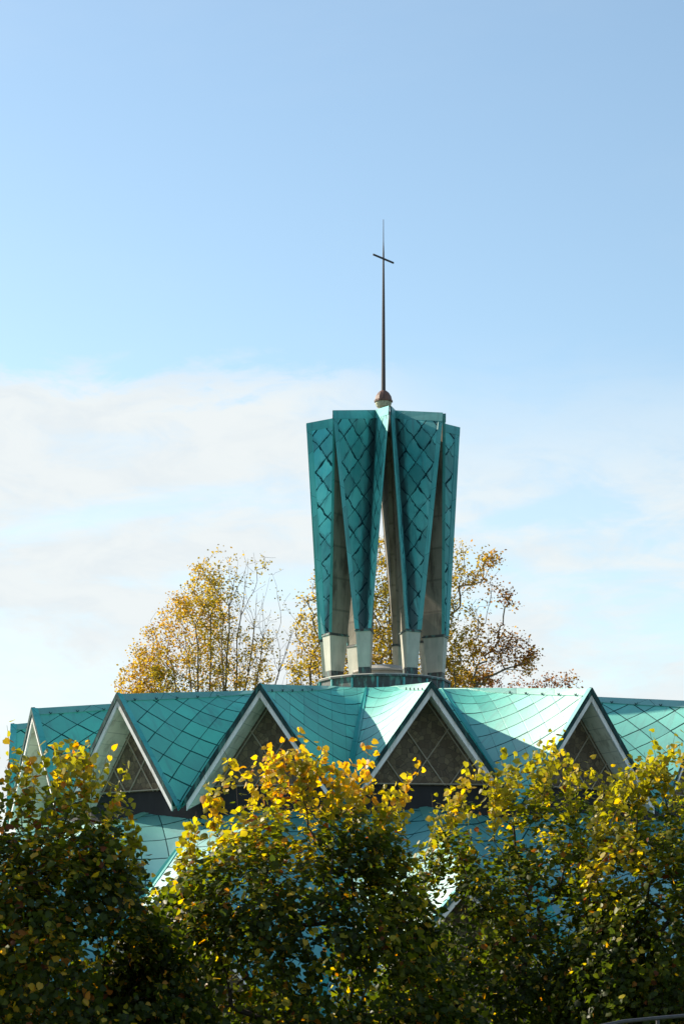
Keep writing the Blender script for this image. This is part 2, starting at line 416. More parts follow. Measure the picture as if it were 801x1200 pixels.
def make_gable(p, inset, lat, base_h, name, step_l):
    """one gable end seen from outside: fascia boards, copper edge, soffit, glass and bars"""
    half = math.tan(R_(STEP / 2)); r1 = p['r1']
    L = r1 * half; s = (p['hpk'] - p['hvl']) / L; c = 1 / math.hypot(1, s)
    dh = (p['hpk'] - p['h0r']) / (p['r1'] - p['r0'])
    def hp(r): return p['hpk'] + dh * (r - r1)
    def pt(l, r, drop): return Vector((l, -r, Zh(hp(r) - abs(l) * s - drop / c)))
    def top_l(drop): return 0
    fas = MB(); edge = MB(); sof = MB(); rake = MB()
    def slab(mb, sd, d0, d1, ra, rb, l1):
        # board between perpendicular depths d0..d1 below the roof, radii ra(front)..rb(back)
        a = [pt(0, ra, d0), pt(sd * l1, ra, d0), pt(sd * (l1 - d1 * s * c * .0), ra, d1), pt(0, ra, d1)]
        b_ = [pt(0, rb, d0), pt(sd * l1, rb, d0), pt(sd * l1, rb, d1), pt(0, rb, d1)]
        if sd < 0: a = a[::-1]; b_ = b_[::-1]; idx = [3, 2, 1, 0]
        mb.poly([a[0], a[3], a[2], a[1]] if sd > 0 else [a[0], a[3], a[2], a[1]])
        for i in range(4):
            j = (i + 1) % 4
            mb.poly([a[i], a[j], b_[j], b_[i]])
        mb.poly(b_)
    for sd in (-1, 1):
        slab(edge, sd, -.035, .085, r1 + .05, r1 - .08, lat + .05)
        slab(fas, sd, .088, .215, r1 + .015, r1 - .05, lat)
        q = [pt(sd * .02, r1 + .052, -.045), pt(sd * (lat + .2), r1 + .052, -.045), pt(sd * (lat + .2), r1 - .17, -.03), pt(sd * .02, r1 - .17, -.03)]
        uv = [(0, 0), (4, 0), (4, .2), (0, .2)]
        rake.poly(q if sd > 0 else q[::-1], uv if sd > 0 else uv[::-1])
        q2 = [q[3], q[2], pt(sd * (lat + .2), r1 - .17, .01), pt(sd * .02, r1 - .17, .01)]
        rake.poly(q2)
        a = [pt(0, r1 - .052, .22), pt(sd * (L - .3), r1 - .052, .22), pt(sd * (L - .3) * (r1 - inset) / r1, r1 - inset - .25, .22), pt(0, r1 - inset - .25, .22)]
        sof.poly(a)
    g = fas.build(name, M['fascia'], church)
    edge.build('copper_edge', M['edge_dark'], g)
    rake.build('rake_cap', M['trim'], g)
    sof.build('soffit', M['soffit'], g)
    rw = r1 - inset
    ap = pt(0, rw, .20); zb = Zh(base_h)
    lb = (ap.z - zb) / s
    w = MB()
    w.poly([(-lb, -rw, zb), (lb, -rw, zb), (0, -rw, ap.z)], [(-lb, 0), (lb, 0), (0, ap.z - zb)])
    win = w.build('window', M['glass'], g)
    bars = MB()
    H = ap.z - zb
    yb = -rw - .03
    for sd in (-1, 1):
        k = 1
        d = step_l
        while d < 2 * lb - .1:
            # bar parallel to one slope, starting at base point
            x0 = sd * (-lb + d)
            # goes up towards the other slope: x = x0 - sd*t ; z = s*t until it meets |x| slope line
            t = (lb + sd * x0) / 2 if True else 0
            t = (lb - abs(0) + sd * x0) / 2
            x1 = x0 - sd * t; z1 = zb + s * t
            bars.bar((x0, yb - (.008 if sd > 0 else 0), zb), (x1, yb - (.008 if sd > 0 else 0), z1), .030, .04, up=(0, -1, 0))
            d += step_l
    bars.bar((-lb, yb - .03, zb + .04), (lb, yb - .03, zb + .04), .06, .03, up=(0, 0, 1))
    bars.build('lattice', M['lattice'], g)
    return g

gu = make_gable(UP, 1.05, 2.33, 4.98, 'gable', 1.22)
gl = make_gable(LO, 1.0, 3.5, -2.2, 'lower_gable', 1.4)
for proto in (gu, gl):
    for k in range(N):
        o = proto if k == 0 else copy_tree(proto)
        o.parent = church; o.rotation_euler = (0, 0, R_(TH0 + k * STEP))

# clerestory wall behind the gables and the outer wall under the lower gables
def ring_wall(name, mat, r, h0, h1, apex, out_lip=None):
    b = MB(); half = math.tan(R_(STEP / 2)) * r
    for k in range(N):
        rot = Matrix.Rotation(R_(TH0 + k * STEP), 3, 'Z')
        q = [(-half, -r, Zh(h0)), (half, -r, Zh(h0)), (half, -r, Zh(h1))] + ([(0, -r, Zh(apex))] if apex else []) + [(-half, -r, Zh(h1))]
        b.poly([rot @ Vector(p) for p in q])
    return b.build(name, mat, church)
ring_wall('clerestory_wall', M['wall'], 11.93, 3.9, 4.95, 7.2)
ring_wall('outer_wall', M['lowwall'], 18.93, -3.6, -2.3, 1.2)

# ------------------------------------------------------------------ the tower
base = MB()
b_n = 16
def ring_pts(r, z, off): return [pol(r, off + i * 22.5, z) for i in range(b_n)]
OFF = -5.0
def ring_band(mb, ra, za, rb, zb, mi=0, alt=None):
    A, B = ring_pts(ra, Zh(za), OFF), ring_pts(rb, Zh(zb), OFF)
    for i in range(b_n):
        j = (i + 1) % b_n
        mb.poly([A[i], A[j], B[j], B[i]], mi=mi if alt is None else alt[i % len(alt)])
ring_band(base, 2.33, 8.95, 2.33, 9.52, alt=[1, 1, 1, 1, 2, 1, 1, 1])
ring_band(base, 2.33, 9.52, 2.40, 9.52, 1)
ring_band(base, 2.40, 9.52, 2.40, 9.585, 1)
ring_band(base, 2.40, 9.585, 2.36, 9.62, 0)
base.poly(ring_pts(2.36, Zh(9.62), OFF))
for i in range(b_n):
    p = pol(2.35, OFF + i * 22.5, 0)
    base.bar(p + Vector((0, 0, Zh(8.95))), p + Vector((0, 0, Zh(9.495))), .06, .06, up=pol(1, OFF + i * 22.5, 0), mi=3)
tb = base.build('tower_base', [M['footing'], M['lead'], M['trim'], M['trim']], church)
dm = MB(); dm.lathe([(.95, Zh(9.63)), (.95, Zh(9.90)), (1.10, Zh(9.91)), (1.10, Zh(9.97)), (.98, Zh(10.02)), (.85, Zh(10.09)), (.6, Zh(10.16)), (.3, Zh(10.2)), (0, Zh(10.21))], 28)
dm.build('skylight_dome', M['dome'], church, smooth=True)

def tower_leg():
    ZT, ZB = 18.72, 11.18
    def lerp(a, b, t): return Vector(a) + (Vector(b) - Vector(a)) * t
    ct = 1.015
    top = dict(O=(ct, -2.50, ZT), V=(0, -.88, 19.05), I=(.06, -.62, 18.5))
    bot = dict(O=(.275, -2.28, ZB), V=(0, -2.12, ZB), I=(.10, -1.50, ZB))
    def pnt(key, t, sd=1):
        p = lerp(bot[key], top[key], t)
        return Vector((sd * p.x, p.y, Zh(p.z)))
    con = MB(); cop = MB(); trim = MB(); n = 10
    for i in range(n):
        t0, t1 = i / n, (i + 1) / n
        for sd in (-1, 1):
            # concrete flank and back
            con.poly([pnt('O', t0, sd), pnt('O', t1, sd), pnt('I', t1, sd), pnt('I', t0, sd)])
            # copper sheet of the outer trough, 2 cm proud of the concrete
            off = Vector((0, -.02, 0))
            q = [pnt('V', t0) + off, pnt('O', t0, sd) + off, pnt('O', t1, sd) + off, pnt('V', t1) + off]
            w0 = (pnt('O', t0, sd) - pnt('V', t0)).length; w1 = (pnt('O', t1, sd) - pnt('V', t1)).length
            uv = [(0 + sd * .02, t0 * 7.6), (sd * w0, t0 * 7.6), (sd * w1, t1 * 7.6), (sd * .02, t1 * 7.6)]
            cop.poly(q, uv)
        con.poly([pnt('I', t0, -1), pnt('I', t1, -1), pnt('I', t1, 1), pnt('I', t0, 1)])
    con.poly([pnt('O', 1, -1), pnt('V', 1), pnt('I', 1, -1)])
    con.poly([pnt('O', 1, 1), pnt('I', 1, 1), pnt('V', 1)])
    con.poly([pnt('I', 1, -1), pnt('V', 1), pnt('I', 1, 1)])
    # folded edge strips: along both rims and across the top
    for sd in (-1, 1):
        for i in range(n):
            t0, t1 = i / n, (i + 1) / n
            def strip(t):
                o = pnt('O', t, sd); v = pnt('V', t); e = (v - o).normalized()
                f = Vector((0, -.05, 0)); w = min(.15, (v - o).length * .42)
                side = Vector((sd * .02, 0, 0))
                back = (pnt('I', t, sd) - o).normalized() * .07
                return [o + e * w + Vector((0, -.018, 0)), o + e * w + f, o + f + side, o + back + side]
            A, B = strip(t0), strip(t1)
            for j in range(3):
                trim.poly([A[j], A[j + 1], B[j + 1], B[j]], [(.4 * j, t0 * 7.6), (.4 * j + .15, t0 * 7.6), (.4 * j + .15, t1 * 7.6), (.4 * j, t1 * 7.6)])
        o, v = pnt('O', 1, sd), pnt('V', 1); d = Vector((0, 0, -.27)); f = Vector((0, -.06, 0)); g = Vector((0, .05, 0)); u = Vector((0, 0, .03))
        ot = o + (pnt('O', 0, sd) - o).normalized() * .27; vt = v + d
        trim.poly([vt + f, ot + f, o + f + u, v + f + u], [(0, 0), (1.9, 0), (1.9, .27), (0, .27)])
        trim.poly([v + f + u, o + f + u, o + g + u, v + g + u])
        trim.poly([vt + f, ot + f, ot + Vector((0, -.018, 0)), vt + Vector((0, -.018, 0))])
    leg = con.build('tower_leg', M['concrete'], church)
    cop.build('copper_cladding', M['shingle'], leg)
    trim.build('edge_trim', M['trim'], leg)
    ft = MB()
    def box(l0, l1, ro0, ro1, ri0, ri1, li0, li1, z0, z1, mi=0):
        ft.hexa([(-l0, -ro0, Zh(z0)), (l0, -ro0, Zh(z0)), (li0, -ri0, Zh(z0)), (-li0, -ri0, Zh(z0)),
                 (-l1, -ro1, Zh(z1)), (l1, -ro1, Zh(z1)), (li1, -ri1, Zh(z1)), (-li1, -ri1, Zh(z1))], mi)
    box(.205, .210, 2.20, 2.21, 1.66, 1.64, .09, .09, 9.625, 9.86, 1)
    box(.210, .275, 2.21, 2.29, 1.64, 1.49, .09, .11, 9.863, 11.09, 0)
    box(.305, .305, 2.325, 2.325, 1.45, 1.45, .14, .14, 11.093, 11.135, 1)
    box(.28, .28, 2.29, 2.29, 1.49, 1.49, .11, .11, 11.138, 11.178, 1)
    ft.build('footing', [M['footing'], M['lead']], leg)
    return leg
leg0 = tower_leg()
for k in range(8):
    o = leg0 if k == 0 else copy_tree(leg0)
    o.parent = church
    a = TH0 - 22.5 + k * 45
    if k == 1: a -= 1.6
    if k == 0: a -= 1.5
    o.rotation_euler = (0, 0, R_(a))

hub = MB(); hub.lathe([(.95, Zh(18.3)), (.80, Zh(18.75)), (.45, Zh(19.0)), (.18, Zh(19.3)), (.18, Zh(19.6))], 16)
hub.build('tower_hub', M['concrete'], church, smooth=False)
sp = MB()
sp.tube([(0, 0, Zh(19.6)), (0, 0, Zh(20.05)), (0, 0, Zh(22.6)), (0, 0, Zh(24.9)), (0, 0, Zh(25.35)), (0, 0, Zh(26.1))], [.08, .08, .058, .032, .016, .011], 8)
spire = sp.build('spire', M['spire'], church)
gb = MB()
gb.lathe([(0, Zh(19.36)), (.16, Zh(19.36)), (.26, Zh(19.44)), (.31, Zh(19.55)), (.315, Zh(19.615)), (.355, Zh(19.62)), (.36, Zh(19.68)), (.33, Zh(19.70)), (.30, Zh(19.84)), (.22, Zh(19.97)), (.12, Zh(20.05)), (.085, Zh(20.06))], 12,
         mis=[1, 1, 1, 1, 0, 0, 0, 0, 0, 0, 0])
gb.v = [(x * .93, y * .93, (z - Zh(19.7)) * .93 + Zh(19.66)) for x, y, z in gb.v]
gb.build('globe', [M['globe'], M['globe_low']], spire)
cr = MB(); d = Vector((.36, .46, 0))
cr.hexa([Vector((0, 0, Zh(24.70))) + q for q in [-d + Vector((.01, -.01, -.015)), Vector((.03, -.03, -.04)), d + Vector((.01, -.01, -.02)), d + Vector((-.01, .01, -.02)),
        -d + Vector((.01, -.01, .02)), Vector((.03, -.03, .04)), d + Vector((.01, -.01, .02)), d + Vector((-.01, .01, .02))]]) if False else \
    cr.bar(Vector((0, 0, Zh(24.70))) - d, Vector((0, 0, Zh(24.70))) + d, .045, .055)
cr.build('cross_arm', M['spire'], spire)

# ------------------------------------------------------------------ trees
def px2w(x, y, Y):
    return np.array([(x - CX) / F_PX * Y, Y, EZ + (YH - y) / F_PX * Y])

def grow(nodes0, pts, rng, balance=.35):
    """join every crown point to the growing skeleton; returns positions and parents"""
    pos = [np.array(p, float) for p, _ in nodes0]; par = [q for _, q in nodes0]
    plen = []
    for i, p in enumerate(pos):
        plen.append(0 if par[i] < 0 else plen[par[i]] + np.linalg.norm(p - pos[par[i]]))
    root = pos[0]
    order = np.argsort(np.linalg.norm(pts - root, axis=1))
    n = len(pos) + len(pts)
    P = np.zeros((n, 3)); L = np.zeros(n); k = len(pos)
    P[:k] = pos; L[:k] = plen
    for i in order:
        p = pts[i]; d = np.linalg.norm(P[:k] - p, axis=1)
        up = np.clip((P[:k, 2] - p[2]), 0, None) * 1.6            # branches rather rise than droop
        j = int(np.argmin(d + balance * L[:k] * .35 + up * .5))
        P[k] = p; L[k] = L[j] + d[j]; par.append(j); k += 1
    return P, par

def radii(P, par, r_tip, r_base, ex=.5):
    n = len(P); cnt = np.zeros(n)
    ch = np.bincount([q for q in par if q >= 0], minlength=n)
    for i in range(n - 1, -1, -1):
        if ch[i] == 0: cnt[i] += 1
        if par[i] >= 0: cnt[par[i]] += cnt[i]
    r = r_tip * cnt ** ex
    return np.minimum(r, r_base), cnt

def branch_mesh(name, P, par, r, mat, parent, sides=5, taper=.75):
    V = []; Fc = []
    for i in range(len(P)):
        j = par[i]
        if j < 0: continue
        a, b = P[j], P[i]; d = b - a; L = np.linalg.norm(d)
        if L < 1e-5: continue
        d = d / L
        x = np.cross(d, [.3, .9, .2]); x /= np.linalg.norm(x); y = np.cross(d, x)
        s = sides if r[i] > .012 else 3
        ra, rb = min(r[j], r[i] * 1.25), r[i] * taper if r[i] < .02 else r[i]
        ang = np.arange(s) * 2 * np.pi / s
        mid = (a + b) / 2 + (x * math.sin(i * 2.4) + y * math.cos(i * 1.7)) * L * .035
        o = len(V)
        for c, q in ((a, ra), (mid, (ra + rb) / 2), (b, rb)):
            for t in ang: V.append(c + q * (math.cos(t) * x + math.sin(t) * y))
        for g in range(2):
            for t in range(s):
                Fc.append([o + g * s + t, o + g * s + (t + 1) % s, o + (g + 1) * s + (t + 1) % s, o + (g + 1) * s + t])
    me = bpy.data.meshes.new(name); me.from_pydata([tuple(v) for v in V], [], Fc); me.materials.append(mat)
    me.polygons.foreach_set('use_smooth', [True] * len(me.polygons))
    o = bpy.data.objects.new(name, me); COL.objects.link(o); o.parent = parent
    return o

LEAF_V = np.array([(0, .06, 0), (.26, -.06, -.05), (.50, .22, -.14), (.44, .55, -.12), (.20, .84, -.06), (0, 1.06, -.10),
                   (-.20, .84, -.06), (-.44, .55, -.12), (-.50, .22, -.14), (-.26, -.06, -.05)])
LEAF_F = [[0, 1, 2, 3, 4, 5], [0, 5, 6, 7, 8, 9]]
QUAD_V = np.array([(0, 0, 0), (.42, .45, -.1), (0, 1, 0), (-.42, .45, -.1)])
QUAD_F = [[0, 1, 2, 3]]

def leaf_mesh(name, pos, nrm, tip, size, tint, mat, parent, simple_leaf=False):
    Vt, Ft = (QUAD_V, QUAD_F) if simple_leaf else (LEAF_V, LEAF_F)
    n = len(pos); nv = len(Vt)
    nrm = nrm / np.linalg.norm(nrm, axis=1, keepdims=True)
    tip = tip - (tip * nrm).sum(1, keepdims=True) * nrm
    tip = tip / (np.linalg.norm(tip, axis=1, keepdims=True) + 1e-9)
    sx = np.cross(tip, nrm)
    V = pos[:, None, :] + size[:, None, None] * (Vt[None, :, 0:1] * sx[:, None, :] + Vt[None, :, 1:2] * tip[:, None, :] + Vt[None, :, 2:3] * nrm[:, None, :])
    V = V.reshape(-1, 3)
    me = bpy.data.meshes.new(name)
    me.vertices.add(n * nv); me.vertices.foreach_set('co', V.astype(np.float32).ravel())
    base = (np.arange(n) * nv)[:, None]
    loops = np.concatenate([base + np.array(f)[None, :] for f in Ft], axis=1).ravel()
    k = len(Ft); m = len(Ft[0])
    me.loops.add(len(loops)); me.loops.foreach_set('vertex_index', loops.astype(np.int32))
    me.polygons.add(n * k)
    me.polygons.foreach_set('loop_start', (np.arange(n * k) * m).astype(np.int32))
    me.update(calc_edges=True); me.validate()
    at = me.attributes.new('tint', 'FLOAT', 'FACE')
    at.data.foreach_set('value', np.repeat(np.clip(tint, 0, 1), k).astype(np.float32))
    me.materials.append(mat)
    o = bpy.data.objects.new(name, me); COL.objects.link(o); o.parent = parent
    return o

def smooth_noise(p, rng, scale, k=14):
    w = rng.normal(size=(k, 3)) / scale; ph = rng.uniform(0, 6.28, k)
    return np.sin(p @ w.T + ph).sum(1) / math.sqrt(k)

def linden(label, Y, outline, depth, nodes, per, seed, shoots=(), size=.087, gold=0.0, zbot_px=1235, gpx=1035, trunk_x=None, group=None, green=0.0, brown=.07, cap=.92):
    """outline: photo pixels of the crown's top edge, turned into metres at the tree's own distance"""
    rng = np.random.default_rng(seed)
    s = Y / F_PX
    ox = np.array([(a - CX) * s for a, _ in outline]); oz = np.array([EZ + (YH - b - 15) * s for _, b in outline])
    x0, x1 = ox[0], ox[-1]; xc = (x0 + x1) / 2; hw = (x1 - x0) / 2
    zb = EZ + (YH - zbot_px) * s
    pts = []
    while len(pts) < nodes:
        x = rng.uniform(x0, x1); u = (x - xc) / hw
        dep = depth * math.sqrt(max(.03, 1 - abs(u) ** 2.4))
        y = rng.uniform(-1, 1); zt = np.interp(x, ox, oz) - .16 * (1 + math.sin(x * 7.3 + y * 3 + seed) * math.sin(x * 12.1 - y * 4 + 2 * seed))
        ztop = zb + (zt - zb) * (1 - abs(y) ** 2.6) ** .55
        zl = zb + .25 * (abs(u) ** 2 + abs(y) ** 2)
        if ztop - zl < .05: continue
        q = rng.uniform(0, 1) ** .8
        z = zl + (ztop - zl) * q
        # keep the shell denser than the core
        e = max(abs(u) ** 1.2, abs(y), q)
        if rng.uniform() > .35 + .65 * e: continue
        pts.append((x, Y + y * dep, z))
    pts = np.array(pts)
    clump = smooth_noise(pts, rng, .34) + .5 * smooth_noise(pts, rng, .15)
    pts = pts[clump > -.55]
    tx = xc if trunk_x is None else (trunk_x - CX) * s
    gz = ground_z(tx, Y)
    zf = zb + .1
    nodes0 = [((tx, Y, gz - .1), -1), ((tx + .02, Y + .02, gz + .5), 0), ((tx - .02, Y, zf), 1), ((tx, Y, zf + .6), 2), ((tx + .03, Y, zf + 1.1), 3)]
    P, par = grow(nodes0, pts, rng)
    P = list(P); par = list(par)
    shoots = list(shoots)
    for _ in range(58):
        q = rng.uniform(.1, .9); xx = x0 + (x1 - x0) * q
        yy = YH - (np.interp(xx, ox, oz) - EZ) / s
        if yy < 1000: shoots.append((xx / s + CX, yy - rng.uniform(2, 26), rng.uniform(32, 72), rng.normal() * 10))
    shoot_nodes = []
    for (sx, sy, ln, lean) in shoots:
        tipw = px2w(sx, sy, Y + rng.uniform(-.5, .3))
        A = np.array(P); start = tipw + np.array([-lean * s, rng.uniform(-.1, .1), -ln * s])
        j = int(np.argmin(np.linalg.norm(A - start, axis=1)))
        prev = j; K = max(3, int(ln / 14))
        for q in range(1, K + 1):
            t = q / K
            p = P[j] * (1 - t) + tipw * t + np.array([math.sin(t * 3) * .03, 0, 0])
            P.append(p); par.append(prev); prev = len(P) - 1; shoot_nodes.append(prev)
    P = np.array(P)
    r, cnt = radii(P, par, .0032, .085, .52)
    root = empty('linden_tree', (tx, Y, gz), label, 'tree', group)
    loc = np.array([tx, Y, gz])
    branch_mesh('trunk', P - loc, par, r, M['bark'], root)
    # leaves along the thin branches
    idx = np.array([i for i in range(5, len(P)) if cnt[i] < 30])
    sh = np.isin(idx, shoot_nodes)
    reps = np.where(sh, 6, per)
    high = (P[idx][:, 2] - (EZ + (YH - 1035) * s)) / (150 * s)
    reps = np.where(~sh & (high > .45), np.maximum(4, (reps * .62).astype(int)), reps)
    I = np.repeat(idx, reps); n = len(I)
    J = np.array(par)[I]
    t = rng.uniform(0.0, 1.05, n)[:, None]
    bp = P[J] * (1 - t) + P[I] * t
    shI = np.repeat(sh, reps)
    spread = np.where(shI, .040, .085)[:, None]
    off = rng.normal(size=(n, 3)) * spread
    pos = bp + off
    out = pos - np.array([xc, Y, zb + 1.0]); out /= np.linalg.norm(out, axis=1, keepdims=True)
    nrm = out * .55 + rng.normal(size=(n, 3)) * .55 + np.array([0, 0, .45])
    nrm = np.where(shI[:, None], nrm * .5 + rng.normal(size=(n, 3)) * .8 + np.array([0, -.5, .1]), nrm)
    tip = off * 6 + rng.normal(size=(n, 3)) * .35 + np.array([0, 0, -.55])
    size_ = size * np.clip(rng.normal(.88, .22, n), .4, 1.3)
    hz = (pos[:, 2] - (EZ + (YH - gpx) * s)) / (165 * s)          # upper metre and a half: turned leaves, plus sunlight put into the tint
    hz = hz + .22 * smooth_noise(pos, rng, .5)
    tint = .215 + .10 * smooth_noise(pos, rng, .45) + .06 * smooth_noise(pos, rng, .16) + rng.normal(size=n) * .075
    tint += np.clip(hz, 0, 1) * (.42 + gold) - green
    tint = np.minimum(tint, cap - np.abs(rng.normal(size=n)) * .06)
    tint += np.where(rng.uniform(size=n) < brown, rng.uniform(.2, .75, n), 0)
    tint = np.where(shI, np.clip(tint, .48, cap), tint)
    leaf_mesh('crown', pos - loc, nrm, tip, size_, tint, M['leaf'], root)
    return root

GR = 'linden trees in front of the church'
linden('unseen taller linden added outside the left edge to shade the leftmost tree', 27.2,  # out-of-view tree, added to keep sun off the leftmost crown
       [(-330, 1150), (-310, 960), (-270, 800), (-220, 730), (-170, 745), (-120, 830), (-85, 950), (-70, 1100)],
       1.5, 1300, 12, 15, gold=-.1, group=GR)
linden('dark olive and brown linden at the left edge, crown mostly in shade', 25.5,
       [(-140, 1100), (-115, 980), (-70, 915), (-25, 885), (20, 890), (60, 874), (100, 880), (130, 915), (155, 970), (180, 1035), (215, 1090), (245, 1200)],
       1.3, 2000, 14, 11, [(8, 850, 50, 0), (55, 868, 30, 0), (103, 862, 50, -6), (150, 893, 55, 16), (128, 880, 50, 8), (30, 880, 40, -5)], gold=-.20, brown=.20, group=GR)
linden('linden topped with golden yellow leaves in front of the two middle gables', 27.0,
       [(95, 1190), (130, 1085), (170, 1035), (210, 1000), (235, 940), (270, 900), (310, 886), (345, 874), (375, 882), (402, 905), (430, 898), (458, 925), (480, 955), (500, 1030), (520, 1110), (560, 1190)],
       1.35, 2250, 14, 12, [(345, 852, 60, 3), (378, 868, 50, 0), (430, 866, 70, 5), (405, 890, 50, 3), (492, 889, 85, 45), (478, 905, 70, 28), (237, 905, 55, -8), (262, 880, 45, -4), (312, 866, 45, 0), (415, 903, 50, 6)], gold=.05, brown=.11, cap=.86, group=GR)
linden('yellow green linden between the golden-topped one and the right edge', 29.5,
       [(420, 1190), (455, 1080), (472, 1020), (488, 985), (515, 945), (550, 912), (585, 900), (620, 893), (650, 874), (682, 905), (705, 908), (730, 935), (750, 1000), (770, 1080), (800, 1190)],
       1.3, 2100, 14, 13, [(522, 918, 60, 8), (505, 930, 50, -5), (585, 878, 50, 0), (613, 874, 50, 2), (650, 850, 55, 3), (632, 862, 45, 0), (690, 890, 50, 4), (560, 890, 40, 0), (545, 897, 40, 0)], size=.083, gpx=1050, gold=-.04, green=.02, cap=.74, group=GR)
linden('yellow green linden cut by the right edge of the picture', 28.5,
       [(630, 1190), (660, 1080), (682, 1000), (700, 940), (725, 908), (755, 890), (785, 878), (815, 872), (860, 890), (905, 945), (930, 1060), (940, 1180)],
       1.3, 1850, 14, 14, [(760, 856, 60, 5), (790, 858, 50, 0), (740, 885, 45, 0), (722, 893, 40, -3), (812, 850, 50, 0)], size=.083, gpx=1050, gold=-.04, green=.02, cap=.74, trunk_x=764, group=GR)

def far_tree(name, label, Y, outline, depth, nodes, per, seed, stems, leafp, size, tint0, extra=(), r_tip=.011, group=None, twigs=False):
    rng = np.random.default_rng(seed); s = Y / F_PX
    ox = np.array([(a - CX) * s for a, _ in outline]); oz = np.array([EZ + (YH - b) * s for _, b in outline])
    x0, x1 = ox[0], ox[-1]; xc = (x0 + x1) / 2; hw = (x1 - x0) / 2
    pts = []; zlow = 5.0
    while len(pts) < nodes:
        x = rng.uniform(x0, x1); u = (x - xc) / hw; y = rng.uniform(-1, 1)
        dep = depth * math.sqrt(max(.05, 1 - abs(u) ** 2)); zt = np.interp(x, ox, oz)
        zt2 = zlow + (zt - zlow) * (1 - abs(y) ** 2.5) ** .5
        z = zlow + (zt2 - zlow) * rng.uniform(0, 1) ** .75
        if rng.uniform() > .16 + leafp(x / Y * F_PX + CX, YH - (z - EZ) / Y * F_PX): continue
        pts.append((x, Y + y * dep, z))
    for ex, ey, rad, cn in extra:
        c = px2w(ex, ey, Y)
        for _ in range(cn): pts.append(tuple(c + rng.normal(size=3) * np.array([rad * s, rad * s, rad * s * .7])))
    pts = np.array(pts)
    nodes0 = [((xc, Y, -.1), -1), ((xc, Y, 1.2), 0)]
    for k, (dx, top) in enumerate(stems):
        prev = 1
        for q in range(1, 9):
            t = q / 8
            nodes0.append(((xc + dx * hw * t ** 1.15, Y + depth * .4 * math.sin(k * 2.1) * t, 1.2 + (top - 1.2) * t), prev)); prev = len(nodes0) - 1
        spine = list(range(len(nodes0) - 8, len(nodes0)))
        for b in spine[2:]:                                     # ascending side twigs
            for _ in range((6 if dx > .1 else 3) if twigs else 1):
                p0 = np.array(nodes0[b][0]); d = np.array([dx * .5 + rng.normal() * .45, rng.normal() * .4, 1.0]); d /= np.linalg.norm(d)
                ln = rng.uniform(.8, 3.0 if twigs and dx > .1 else 2.2); q0 = b
                for m in range(1, 4):
                    p1 = p0 + d * ln * m / 3 + rng.normal(size=3) * .035
                    nodes0.append((tuple(p1), q0)); q0 = len(nodes0) - 1
    P, par = grow(nodes0, pts, rng, .55)
    r, cnt = radii(P, par, r_tip, .17, .48)
    root = empty(name, (xc, Y, 0), label, 'tree', group); loc = np.array([xc, Y, 0])
    branch_mesh('trunk', P - loc, par, r, M['bark_far'], root, 5)
    idx = np.array([i for i in range(len(nodes0), len(P)) if cnt[i] < 10])
    px = P[idx][:, 0] / P[idx][:, 1] * F_PX + CX; py = YH - (P[idx][:, 2] - EZ) / P[idx][:, 1] * F_PX
    pr = np.array([leafp(a, b) for a, b in zip(px, py)])
    cl = smooth_noise(P[idx], rng, 1.3)
    pr = np.clip(pr * np.clip(.85 + .45 * cl, .10, 1.6), 0, 1)
    I = np.repeat(idx, rng.binomial(per, pr)); n = len(I)
    J = np.array(par)[I]; t = rng.uniform(0, 1.05, n)[:, None]
    pos = P[J] * (1 - t) + P[I] * t + rng.normal(size=(n, 3)) * .17
    nrm = rng.normal(size=(n, 3)); nrm[:, 2] = np.abs(nrm[:, 2]) + .3
    tip = rng.normal(size=(n, 3)) + np.array([0, 0, -.6])
    tint = tint0 + np.clip((pos[:, 0] / pos[:, 1] * F_PX + CX - 540) / 120, 0, .3) + .16 * smooth_noise(pos, rng, 1.6) + rng.normal(size=n) * .13
    leaf_mesh('crown', pos - loc, nrm, tip, size * rng.uniform(.6, 1.25, n), tint, M['leaf_far'], root, True)
    return root

def lp_left(x, y):
    v = 1.0
    if x > 250: v = max(.10, 1 - (x - 250) / 48.0)
    if y < 700 and x > 285: v = min(v, .16)
    if y < 668: v = max(v, .30 if x < 322 else .16)
    if y > 740 and x < 320: v = max(v, .55)
    return v
far_tree('multistem_tree', 'broad multi-stemmed tree half bare on its right, left of the tower', 112.0,
         [(138, 800), (150, 768), (172, 730), (200, 695), (232, 660), (262, 638), (295, 634), (325, 652), (348, 690), (357, 750), (360, 800)],
         4.8, 4200, 26, 21, [(-.85, 11), (-.7, 14), (-.55, 16.3), (-.4, 18), (-.28, 19.4), (-.15, 20.6), (-.02, 21.3), (.1, 21.6), (.2, 21.6), (.3, 21.4), (.42, 21), (.55, 19.9), (.7, 18.4), (.85, 16.6), (1.0, 14)], lp_left, .14, .43, r_tip=.0085, twigs=True)
far_tree('autumn_tree', 'tall golden tree directly behind the tower legs', 106.0,
         [(338, 770), (350, 705), (366, 672), (400, 640), (440, 622), (480, 616), (520, 622), (545, 632), (560, 660), (568, 720), (575, 790)],
         4.6, 4200, 26, 22, [(-.7, 14), (-.3, 19), (.0, 21.5), (.3, 21), (.55, 20.5), (.75, 16)], lambda x, y: (.9 if x < 540 or y > 745 else .5), .145, .46,
         extra=[(572, 652, 8, 26), (563, 670, 8, 20), (594, 703, 7, 22), (584, 690, 6, 10), (575, 740, 9, 20), (597, 752, 9, 26), (618, 768, 7, 26), (610, 780, 8, 20), (583, 765, 12, 40)])
